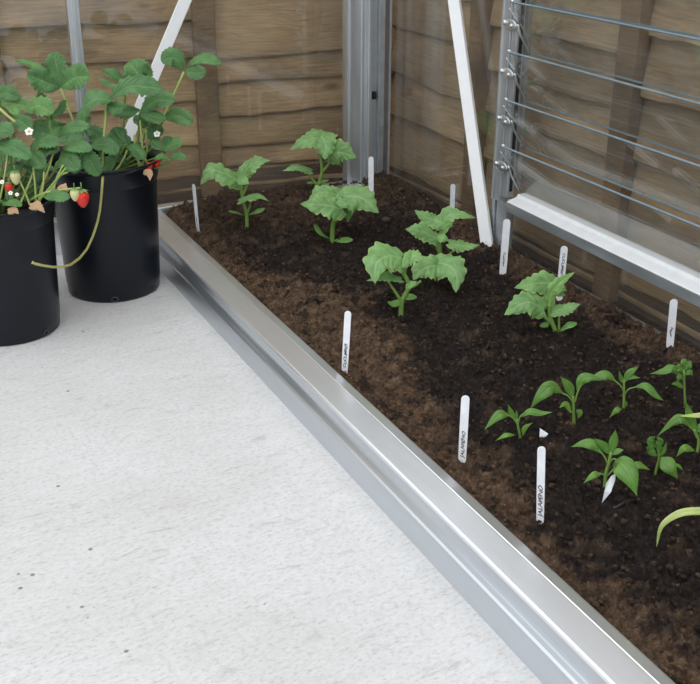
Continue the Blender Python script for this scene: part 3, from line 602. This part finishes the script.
pepper((604.5, 487), 'largest pepper seedling, with a small white tag leaning at its stem',
  [([(604.5, 487), (606, 473), (609, 462), (611, 452)], 1.9, 1.5), ([(608, 464), (604, 456), (599, 450)], 1, .8), ([(609, 463), (613, 459), (618, 460, .01)], 1, .8), ([(606, 477), (612, 471), (619, 465, -.01), (632, 467, -.02)], .9, .7), ([(606, 476), (602, 474), (599, 473)], .8, .6)],
  [([(602, 454), (594, 445), (584, 443.5), (570.5, 447)], 13, dict(tilt=48)), ([(611, 455), (604, 446), (594, 438)], 10, dict(tilt=55, tone=.3)), ([(611.5, 453), (614, 441), (615.5, 429.5)], 11, dict(tilt=80)),
   ([(612, 455), (618, 451), (624, 450)], 7, dict(tilt=50)), ([(615, 460, .01), (622, 464, .03), (631, 478, .05), (637, 496.5, .06)], 27, dict(tilt=62, fold=.1)), ([(628, 467, -.02), (639, 465, -.02), (650.5, 470, -.02)], 9, dict(tilt=40, tone=.8)),
   ([(613, 467), (617, 463), (619, 460)], 6, dict(tilt=60)), ([(601, 474, .02), (594, 475, .03), (583, 483.5, .03)], 8, dict(tilt=50, tone=.85))])
pepper((656, 471), 'pepper seedling with tightly crumpled dark tip leaves',
  [([(656, 471), (659, 458), (657, 445)], 1.5, 1.2)],
  [([(661, 457, .02), (666, 462, .03), (672, 470, .04), (678, 479, .04)], 19, dict(tilt=62)), ([(658, 456), (651, 452), (645.5, 446)], 7, dict(tilt=50)), ([(660, 456), (664, 450), (666.5, 442.5)], 6, dict(tilt=60)),
   ([(657, 448, .01), (652, 441, .01), (655, 436, 0)], 11, dict(tilt=70, rip=.35, tone=.15)), ([(657, 449, .02), (660, 442, .02), (657, 437, .02)], 9, dict(tilt=70, rip=.35, tone=.2)), ([(656, 452, .02), (650, 448, .02), (649, 443, .02)], 7, dict(tilt=60, rip=.3, tone=.2)),
   ([(662, 452, .0), (659, 446, 0), (661, 440, 0)], 8, dict(tilt=70, rip=.3, tone=.25)), ([(674, 464, 0), (679, 466), (684, 471)], 5), ([(657, 465), (662, 461), (666, 459)], 5)])
pepper((697, 454), 'pepper seedling cut by the right edge of the photo, long leaf reaching left',
  [([(697, 454), (698.5, 440), (694, 429)], 1.7, 1.3), ([(697, 438), (693, 430), (689, 426)], 1, .8)],
  [([(692, 428), (683, 419), (673, 422), (656.5, 437)], 12, dict(tilt=50)), ([(697, 431), (690, 416), (686, 402)], 11, dict(tilt=70)), ([(695, 451, .02), (685, 448, .03), (676, 457, .03)], 9, dict(tilt=50, tone=.85)), ([(697, 432), (703, 428), (708, 433)], 12, dict(tilt=55)),
   ([(699, 436), (709, 428), (722, 434)], 11, dict(tilt=50))])
def corn(base, label, arcs):
    p = Plant('corn_seedling', on_soil(*base), label, 'seedling')
    p.stem([base, (base[0]-1, base[1]-18), (base[0]-2, base[1]-30)], 3, 2, M['stem_pale'], root=True)
    for pts, W, tn in arcs: p.leaf([(base[0]-2, base[1]-28)]+pts, W, 'grass', M['pale_leaf'], tilt=50, fold=.15, rip=.02, tone=tn)
corn((738, 560), 'strap-leaved seedling off the right edge, its arching yellow-green leaf reaching in', [([(716, 514), (697, 511), (678, 514), (662, 526), (656.5, 547)], 8, .6), ([(760, 510), (790, 530)], 8, .4)])
corn((742, 452), 'strap-leaved seedling off the right edge, its pale pointed leaf tip reaching in', [([(722, 413), (702, 415), (680, 416)], 7, .75), ([(760, 405), (785, 425)], 7, .4)])

# ------------------------------------------------------------------ plant labels
def plabel(base, top, Wpx, label, yaw=0, text=None, flip=False, frac=.0, size=.0085, tip=1):
    b = on_soil(*base); n = Matrix.Rotation(math.radians(yaw), 3, 'Z') @ (-HEAD)
    t = plane(top[0], top[1], b, HEAD); ax = (t-b).normalized(); Lh = (t-b).length; n = (n-ax*n.dot(ax)).normalized(); s = ax.cross(n)
    if s.dot(RT) < 0: s = -s
    k = (b-CAM).dot(FW)/FPX; W = Wpx*k; r_ = empty('plant_label', b, label, 'plant label', 'white plant labels in the bed')
    out = []; hw = W/2
    out += [(-hw*.95, .008), (-hw, Lh*.3), (-hw, Lh-hw)]
    for i in range(1, 10): a = math.pi-math.pi*i/10; out.append((hw*math.cos(a), Lh-hw+hw*math.sin(a)))
    out += [(hw, Lh-hw), (hw, Lh*.3), (hw*.92, 0.0), (hw*.70*tip, -.03)]
    mb = MB(); m_ = len(out); th = .0007
    vs = [b+s*x+ax*z+n*th*q for q in (1, -1) for x, z in out]
    mb.add(vs, [tuple(range(m_)), tuple(range(2*m_-1, m_-1, -1))]+[(i, m_+i, m_+(i+1) % m_, (i+1) % m_) for i in range(m_)])
    body = mb.build('label_blade', M['label'], r_)
    if text:
        cu = bpy.data.curves.new('t', 'FONT'); cu.body = text; cu.size = size; cu.shear = .35; cu.offset = .00022; cu.align_y = 'CENTER'; cu.space_character = .95
        to = bpy.data.objects.new('t', cu); C.objects.link(to); dg = bpy.context.evaluated_depsgraph_get(); me = bpy.data.meshes.new_from_object(to.evaluated_get(dg))
        C.objects.unlink(to); bpy.data.objects.remove(to); tb = MB(); rr = random.Random(len(text)+int(base[0]))
        dirx, diry = (ax, -s) if not flip else (-ax, s)
        st = b+ax*(Lh*frac if not flip else Lh*(1-frac))+n*(th+.0003)
        st = b+ax*((Lh*frac) if not flip else (Lh*(1-frac)))+n*(th+.0003)
        tb.add([st+dirx*v.co.x*1.22+diry*(v.co.y*.85+.0008*math.sin(v.co.x*400)) for v in me.vertices], [tuple(p.vertices) for p in me.polygons])
        o = tb.build('handwriting', M['ink'], body); o['label'] = 'dark handwritten plant name'
    return r_
plabel((198, 231), (193.5, 184), 5.5, 'thin white label seen almost edge-on beside the far end of the rail', -50, 'CUCUMBER', False, .05, .006)
plabel((371, 198), (371, 156.5), 5.2, 'white label upright beside the corner post', 0, 'Cu', False, .08, .008)
plabel((452, 216), (453, 184), 4.8, 'short white label left of the diagonal brace, by the side glass', 0)
plabel((502.5, 276), (507, 219), 7.2, 'white label leaning right beside the lower end of the louvre frame', 0, 'Cucumber', True, .57, .0085)
plabel((559, 300), (564.5, 246), 7.0, 'white label partly behind the pointed cucumber leaf, writing along its length', 0, 'CUCUMBER', True, .12, .0105)
plabel((669.5, 349), (674, 299), 7.6, 'white label farthest right, under the louvre sill', 0, 'Pepper', True, .55, .0075)
plabel((344.5, 372), (348, 311), 6.6, 'white label nearest the rail at mid-length, in the brown dry soil', 0, 'CUCUMBER', False, .07, .0098)
plabel((462, 462), (465.5, 395.5), 8.2, 'white handwritten label in the soil left of the small pepper seedling', 0, 'JALAPENO', False, .07, .0105)
plabel((540, 523), (541.5, 446.5), 7.8, 'nearest white handwritten label, standing alone close to the foreground', 0, 'JALAPENO', False, .09, .0115)
# broken tag and small scraps
b = on_soil(602.5, 501); pl = Plant('broken_label', b, 'small white pointed tag leaning against the largest pepper seedling', 'plant label')
mb = MB(); q = [pl.P(p) for p in ((615.8, 473.5, -.01), (615.2, 480, -.01), (611, 492, 0), (602, 503, 0.0), (604.5, 492, 0), (606, 484, 0), (611, 477, -.01))]
mb.add([p+HEAD*e for e in (0, .0012) for p in q], [tuple(range(7)), tuple(range(13, 6, -1))]+[(i, 7+i, 7+(i+1) % 7, (i+1) % 7) for i in range(7)]); mb.build('tag_blade', M['label'], pl.root)
b = on_soil(543, 438); pl = Plant('plastic_scrap', b, 'tiny white torn scrap on the soil beside the small pepper seedling', 'scrap')
mb = MB(); q = [pl.P(p) for p in ((540, 429, -.005), (548, 434.5, 0), (546.5, 436, 0), (543, 438, 0), (539.5, 437, 0))]
mb.add([p+HEAD*e+Vector((0, 0, e*.5)) for e in (0, .002) for p in q], [tuple(range(5)), tuple(range(9, 4, -1))]+[(i, 5+i, 5+(i+1) % 5, (i+1) % 5) for i in range(5)]); mb.build('scrap_piece', M['label'], pl.root)
p0 = on_soil(613, 509); p1 = on_soil(638, 500); mb = MB()
mb.tube([p0+Vector((0, 0, .001)), p0.lerp(p1, .4)+Vector((0, 0, .004)), p0.lerp(p1, .7)+Vector((0, 0, .004)), p1+Vector((0, 0, .001))], [.0025, .0042, .004, .002], 8)
tag(mb.build('twig', M['stick'], smooth=True), 'short dark damp twig lying on the soil below the largest pepper seedling', 'twig')
for (u, v, r, lab) in ((548, 486, .0, ''), (633, 353, .013, 'dark rounded clod on the soil below the side glass, left of a white label'), (400, 152, 0, ''), (400, 336, .0, ''), (551, 349, .010, 'small reddish clod in front of the pointed-leaf cucumber seedling'),
                       (404, 326.5, .009, 'small brown clod in front of the middle cucumber seedling'), (386, 221, .016, 'brown clod between the broad seedling and the side glass')):
    if r:
        p = on_soil(u, v); mb = MB(); mb.ball((0, 0, 0), r, (1, .85, .65), 14)
        for i, q in enumerate(mb.v): mb.v[i] = q*(1+.35*noise.noise(q*110+Vector((u, 0, 0))))+p+Vector((0, 0, r*.22))
        tag(mb.build('soil_clod', M['stone'] if u in (551, 404, 386) else M['soil'], smooth=True), lab, 'soil clod')

# ------------------------------------------------------------------ strawberry plants
def strawberry_plant(base, label): return Plant('strawberry_plant', base, label, 'plant')
def trifoliate(p, junction, leaflets, petiole, tn=.5, r=1.1, mat='straw'):
    """one leaf: leaflets from a junction, with its own stalk as a sub-part"""
    mb = MB()
    for i, (pts, W, *o_) in enumerate(leaflets):
        kw = dict(tilt=36, fold=.5, rip=.10, tone=tn, seed=int(junction[0]*3+i), nt=6, ns=38)
        if o_: kw.update(o_[0])
        rq = random.Random(int(pts[-1][0]*7+pts[-1][1]*13)); kw['roll'] = kw.get('roll', 0)+rq.uniform(-16, 16); kw['tilt'] += rq.uniform(-18, 2); kw['tone'] = max(0, min(1, kw['tone']+rq.uniform(-.18, .25))); W *= .92
        leaf(mb, [p.P(q) for q in pts], W*p.k, 'straw', **kw)
    lf = mb.build('leaf', M[mat], p.root, smooth=True)
    if petiole:
        P = [p.P(q) for q in petiole]+[p.P(junction)]; Q = cr_sample(P, 12); m2 = MB(); m2.tube(Q, r*p.k, 7); m2.build('petiole', M['stem_pale'] if r > 1.12 else M['stem'], lf, smooth=True)
def strawberry(p, c, r, mat, lab, stalk=None, calyx=True):
    c_ = p.P(c); R = r*p.k; mb = MB(); prof = []
    for i in range(15):
        a = math.pi*i/14; prof.append((math.sin(a)*R*(1+.28*math.cos(a))*.95, math.cos(a)*R*1.3))
    mb.lathe([(max(x, 1e-5), z) for x, z in prof], 18, tuple(c_)); o = mb.build('strawberry', mat, p.root, smooth=True); o['label'] = lab
    if calyx:
        m2 = MB()
        for k in range(7):
            a = 2*math.pi*k/7; d = Vector((math.cos(a), math.sin(a), 0)); t = c_+Vector((0, 0, R*1.25))
            leaf(m2, [t, t+d*R*.55+Vector((0, 0, R*.08)), t+d*R*1.15-Vector((0, 0, R*.2))], R*.55, 'pepper', tilt=0, ns=6, nt=2)
        m2.tube([t, t+Vector((0, 0, R*1.2))], R*.09, 6); m2.build('calyx', M['calyx'], o, smooth=True)
def flower(p, c, r):
    c_ = p.P(c); R = r*p.k; m2 = MB(); n = (-HEAD*.8+Vector((0, 0, .6))).normalized(); a1 = n.orthogonal().normalized(); a2 = n.cross(a1)
    for k in range(5):
        a = 2*math.pi*k/5; d = a1*math.cos(a)+a2*math.sin(a); leaf(m2, [c_+d*R*.15, c_+d*R*.6+n*R*.1, c_+d*R], R*.8, 'coty', tilt=60, ns=8, nt=3)
    o = m2.build('flower', M['petal'], p.root, smooth=True); m3 = MB(); m3.ball(c_+n*R*.15, R*.3, n=8); m3.build('flower_centre', M['yolk'], o, smooth=True)
def fill(p, crown, n, rx, seed, span=(35, 330), hmax=.20, avoid=None):
    rnd = random.Random(seed); base = p.b
    for k in range(n):
        a = math.radians(rnd.uniform(*span)); R = rnd.uniform(.03, rx); h = rnd.uniform(.03, hmax)
        d = RT*math.cos(a)+HEAD*math.sin(a); J = base+d*R+Vector((0, 0, h)); mb = MB(); sz = rnd.uniform(.055, .078)
        for i in range(3):
            b_ = a+math.radians((-75, 0, 75)[i]+rnd.uniform(-12, 12)); e = RT*math.cos(b_)+HEAD*math.sin(b_)
            leaf(mb, [J+e*.003, J+e*sz*.5+Vector((0, 0, rnd.uniform(-.002, .012))), J+e*sz-Vector((0, 0, rnd.uniform(.0, .025)))], sz*.8, 'straw', tilt=rnd.uniform(0, 35), fold=.35, tone=rnd.uniform(.2, .6), seed=k*5+i, ns=34, nt=5)
        lf = mb.build('leaf', M['straw'], p.root, smooth=True); m2 = MB(); s0 = base+d*.02
        m2.tube(cr_sample([s0, s0.lerp(J, .5)+Vector((0, 0, .02)), J], 8), .0018, 6); m2.build('petiole', M['stem'], lf, smooth=True)
def stems(p, lst, r=.9, mat='stem'):
    for pts in lst: p.stem(pts, r, r*.8, M[mat], 'stalk')

sb = strawberry_plant((PB[0], PB[1], PB[2]-.05), 'strawberry plant in the pot by the rail, one leaf held high on the right')
cr2 = (112, 172)
trifoliate(sb, (61, 88, .0), [([(61, 87), (75, 78, .01), (90, 77, .02)], 30, dict(tilt=55)), ([(61, 87), (57, 68, -.01), (53, 52, -.02)], 22, dict(tilt=70, roll=20)), ([(60, 88), (45, 82, .01), (27, 74, .03)], 27, dict(tilt=50)), ([(48, 76, -.02), (33, 66, -.03), (16, 61, -.03)], 15, dict(tilt=30, tone=.7)), ([(57, 80, -.03), (50, 74, -.04), (47, 66, -.04)], 14, dict(tone=.9))], [cr2, (88, 150), (74, 122)], .45, 1.15)
trifoliate(sb, (106, 106, .12), [([(112, 101, .12), (98, 99, .13), (83, 107, .14)], 25, dict(tilt=50)), ([(108, 100, .11), (128, 87, .10), (145, 87, .09), (162, 89, .08)], 25, dict(tilt=50, tone=.6)), ([(107, 104, .11), (115, 108, .13), (125, 107, .14)], 16, dict(tilt=45, tone=.4))], [(103, 178, .12), (103, 150, .13), (105, 125, .13)], .55, 1.25)
trifoliate(sb, (126, 84, .02), [([(140, 84, .0), (138, 74, -.01), (128, 62, -.02)], 30, dict(tilt=65)), ([(126, 84), (115, 76, .01), (102, 71, .02)], 15, dict(tilt=55)), ([(122, 86, .04), (110, 86, .05), (98, 79, .06)], 14, dict(tilt=30, tone=.75)), ([(144, 82), (148, 74), (145, 64)], 12, dict(tilt=70))], [cr2, (122, 140), (124, 110)], .42)
trifoliate(sb, (140, 112, .05), [([(140, 112, .05), (157, 101, .05), (175, 101, .06)], 23, dict(tilt=50)), ([(140, 113, .06), (152, 117, .07), (166, 120, .08)], 16, dict(tilt=50)), ([(140, 110, .04), (125, 112, .05), (108, 108, .06)], 18, dict(tilt=40, tone=.25))], [cr2, (135, 150), (139, 125)], .45)
trifoliate(sb, (163, 118, .02), [([(163, 118, .02), (178, 116, .02), (193, 123, .03)], 18, dict(tilt=45, tone=.35))], [cr2, (150, 150), (160, 128)], .35)
trifoliate(sb, (184, 72, -.02), [([(184, 70, -.02), (174, 58, -.02), (161, 61, -.01)], 21, dict(tilt=58)), ([(187, 66, -.03), (203, 59, -.03), (222, 64, -.03)], 14, dict(tilt=48)), ([(186, 71, -.01), (196, 73, 0), (206, 71, 0)], 17, dict(tilt=55))], [cr2, (152, 140, -.01), (170, 103, -.02)], .5, 1.2)
trifoliate(sb, (166, 150, .06), [([(165, 151, .06), (174, 145, .06), (183, 143, .06)], 17, dict(tilt=55)), ([(165, 150, .06), (157, 145, .06), (151, 142, .06)], 14, dict(tilt=55)), ([(167, 150, .06), (168, 143, .04), (170, 136, .03)], 14, dict(tilt=60))], [cr2, (150, 160), (160, 155)], .45)
trifoliate(sb, (170, 160, .08), [([(170, 160, .08), (177, 156, .08), (186, 159, .09)], 10), ([(169, 160, .08), (162, 157, .08), (156, 159, .09)], 9)], [cr2, (155, 168, .03)], .65)
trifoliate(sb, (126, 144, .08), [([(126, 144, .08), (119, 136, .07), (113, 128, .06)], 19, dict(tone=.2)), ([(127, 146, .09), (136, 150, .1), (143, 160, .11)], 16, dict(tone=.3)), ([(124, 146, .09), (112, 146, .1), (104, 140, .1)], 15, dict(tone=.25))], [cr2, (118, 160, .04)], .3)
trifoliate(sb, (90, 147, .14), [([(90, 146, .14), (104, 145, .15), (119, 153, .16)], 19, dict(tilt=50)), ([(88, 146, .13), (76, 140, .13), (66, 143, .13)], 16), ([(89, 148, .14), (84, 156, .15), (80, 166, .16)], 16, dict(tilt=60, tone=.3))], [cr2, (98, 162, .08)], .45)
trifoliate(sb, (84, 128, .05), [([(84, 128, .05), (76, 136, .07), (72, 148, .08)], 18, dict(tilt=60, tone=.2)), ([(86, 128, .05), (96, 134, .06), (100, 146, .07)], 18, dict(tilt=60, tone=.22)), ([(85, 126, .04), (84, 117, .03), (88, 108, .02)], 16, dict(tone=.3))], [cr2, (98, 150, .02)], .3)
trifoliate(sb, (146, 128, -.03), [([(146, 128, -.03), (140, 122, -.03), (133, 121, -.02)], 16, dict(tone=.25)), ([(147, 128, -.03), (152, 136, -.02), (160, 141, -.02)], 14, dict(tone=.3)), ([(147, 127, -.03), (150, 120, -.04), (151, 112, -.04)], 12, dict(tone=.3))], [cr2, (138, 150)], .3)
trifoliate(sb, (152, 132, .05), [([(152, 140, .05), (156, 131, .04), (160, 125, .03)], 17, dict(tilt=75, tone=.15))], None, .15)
fill(sb, cr2, 6, .10, 11, (20, 340), .13)
stems(sb, [[(104, 178, .13), (116, 170, .1), (124, 158, .09), (127, 150, .08)], [(150, 172, .06), (143, 150, .06), (140, 120, .05)], [(140, 172, .08), (136, 150, .08), (134, 135, .08)], [(145, 174, .08), (139, 162, .08), (133, 152, .08)], [(141, 170), (147, 150), (146, 130)]], 1.2, 'stem_pale')
flower(sb, (157, 134, .07), 3.4)
strawberry(sb, (149.5, 166.5, .08), 3.2, M['berry_red'], 'small ripe red strawberry in shade', calyx=False); strawberry(sb, (157, 163, .05), 3.4, M['berry_red'], 'ripe red strawberry near the pot rim')
sb.stem([(103, 176, .14), (102.5, 180, .176), (101, 200, .172), (97.5, 222, .172), (87, 249, .20), (71, 264.5, .34), (53, 267, .405), (34, 263.5, .455)], 1.35, 1.2, M['runner'], 'runner')
sb.leaf([(36, 263.5, .455), (33, 262, .46), (31, 264, .46)], 4, 'pepper', M['pale_leaf'], 'runner_tip')
sb.leaf([(144, 172, .13), (149, 173, .145), (150, 181, .155)], 8, 'cuke', M['dead'], 'dead_leaf', tilt=60)

sf = strawberry_plant((PF[0], PF[1], PF[2]-.05), 'strawberry plant in the left-edge pot, with red and pale fruit hanging')
cf = (8, 205)
trifoliate(sf, (13, 118, .05), [([(25, 112, .05), (38, 106, .05), (53, 114, .06)], 25, dict(tilt=55, tone=.7)), ([(13, 118, .06), (22, 122, .07), (31, 131, .08)], 18, dict(tilt=60)), ([(32, 108, .03), (16, 104, .03), (1, 103, .04)], 19, dict(tilt=40, tone=.95)), ([(6, 106, .04), (12, 108, .05), (17, 116, .06)], 12, dict(tone=.8))], [cf, (10, 160), (12, 135)], .5, 1.15)
trifoliate(sf, (0, 100, .02), [([(-12, 98, .02), (4, 93, .02), (20, 98, .03)], 17, dict(tilt=50)), ([(-10, 100, .02), (-22, 94, .02), (-34, 100, .03)], 18)], [cf, (0, 150)], .5)
trifoliate(sf, (55, 138, .04), [([(55, 138, .04), (50, 128, .03), (50, 119, .02)], 35, dict(tilt=62)), ([(58, 137, .04), (72, 128, .04), (90, 127, .05)], 15, dict(tilt=50)), ([(52, 138, .05), (42, 134, .05), (30, 128, .05)], 18, dict(tilt=50, tone=.4)), ([(56, 139, .05), (52, 143, .06), (43, 145, .07)], 14)], [cf, (38, 180), (53, 155)], .55)
trifoliate(sf, (12, 142, .1), [([(-12, 142, .1), (2, 131, .1), (14, 133, .1)], 20, dict(tilt=50, tone=.5)), ([(-4, 142, .1), (12, 147, .12), (31, 158, .14)], 20, dict(tilt=50))], [cf, (10, 170, .05)], .5)
trifoliate(sf, (65, 150, .06), [([(62, 148, .06), (76, 147, .07), (92, 150, .08)], 18, dict(tilt=45)), ([(60, 150, .06), (50, 149, .07), (38, 154, .08)], 18, dict(tone=.3)), ([(62, 151, .06), (69, 160, .08), (79, 170, .1)], 20, dict(tilt=60, tone=.2))], [cf, (46, 182)], .35)
trifoliate(sf, (32, 147, .08), [([(30, 147, .08), (44, 142, .08), (62, 143, .08)], 16, dict(tilt=50)), ([(28, 148, .08), (18, 152, .1), (8, 160, .1)], 18, dict(tone=.3)), ([(30, 149, .08), (36, 158, .1), (44, 168, .11)], 18, dict(tone=.3, tilt=60))], [cf, (24, 180)], .45)
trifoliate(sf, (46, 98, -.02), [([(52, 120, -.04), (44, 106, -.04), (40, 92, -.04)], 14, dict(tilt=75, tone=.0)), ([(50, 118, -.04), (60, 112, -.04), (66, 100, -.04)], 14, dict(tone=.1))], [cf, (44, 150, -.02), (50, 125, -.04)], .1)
trifoliate(sf, (66, 168, .12), [([(44, 197, .16), (56, 196, .17), (70, 198, .175)], 15, dict(tilt=50, tone=.65))], [(30, 205, .05), (40, 199, .14)], .65)
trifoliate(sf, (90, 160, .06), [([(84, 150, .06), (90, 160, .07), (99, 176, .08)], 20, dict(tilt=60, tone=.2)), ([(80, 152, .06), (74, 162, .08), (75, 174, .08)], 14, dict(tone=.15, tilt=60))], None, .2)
trifoliate(sf, (10, 200, .14), [([(2, 205, .15), (12, 203, .16), (22, 206, .17)], 10, dict(tone=.5)), ([(6, 204, .14), (-6, 200, .15), (-16, 204, .16)], 12), ([(8, 202, .14), (10, 194, .13), (8, 186, .12)], 9, dict(tilt=70))], None)
fill(sf, cf, 12, .12, 23, (0, 360), .16)
stems(sf, [[(4, 208, .02), (8, 185, .04), (15, 158, .06), (22, 140, .06)], [(38, 205, .08), (42, 185, .08), (50, 165, .08), (54, 145, .05)], [(36, 206, .1), (35, 185, .1), (33, 165, .1), (31, 150, .08)], [(40, 200, .1), (43, 186, .11), (44, 172, .11)], [(47, 196, .1), (57, 180, .1), (66, 168, .1)], [(30, 205, .12), (24, 190, .12), (18, 178, .12)],
            [(20, 204, .12), (28, 186, .1), (34, 170, .09)], [(52, 200, .1), (56, 180, .1), (63, 165, .1)], [(30, 200, .1), (44, 193, .14), (60, 190, .16), (80, 188, .19)], [(-2, 210, .1), (2, 190, .1), (7, 160, .1), (8, 140, .1)], [(48, 198, .1), (52, 188, .1), (60, 176, .1), (68, 172, .1)]], 1.05, 'stem_pale')
sf.stem([(-6, 104, .05), (8, 116, .06), (26, 131, .08)], 1.5, 1.2, M['stem_pale'], 'stalk')
flower(sf, (29, 131.5, .09), 4.2); flower(sf, (10.5, 193, .17), 2.2); flower(sf, (17, 194.5, .17), 2); flower(sf, (2, 182, .16), 2.2)
strawberry(sf, (82.5, 199, .19), 6.4, M['berry_red'], 'large ripe red strawberry hanging over the rim'); strawberry(sf, (75, 195, .20), 4.6, M['berry_pale'], 'pale unripe strawberry beside the red one')
strawberry(sf, (9, 187.5, .15), 3.8, M['berry_red'], 'small red strawberry at the left'); strawberry(sf, (15.5, 178, .15), 5.0, M['berry_pale'], 'long unripe green strawberry')
sf.leaf([(8, 211, .165), (14, 210, .175), (19, 214, .18)], 8, 'cuke', M['dead'], 'dead_leaf', tilt=60); sf.leaf([(30, 206, .165), (38, 206, .175), (45, 213, .18)], 9, 'cuke', M['dead'], 'dead_leaf', tilt=60)
sf.leaf([(56, 198, .15), (62, 190, .16), (66, 183, .15)], 13, 'cuke', M['dead'], 'dead_leaf', tilt=60, tone=.2)
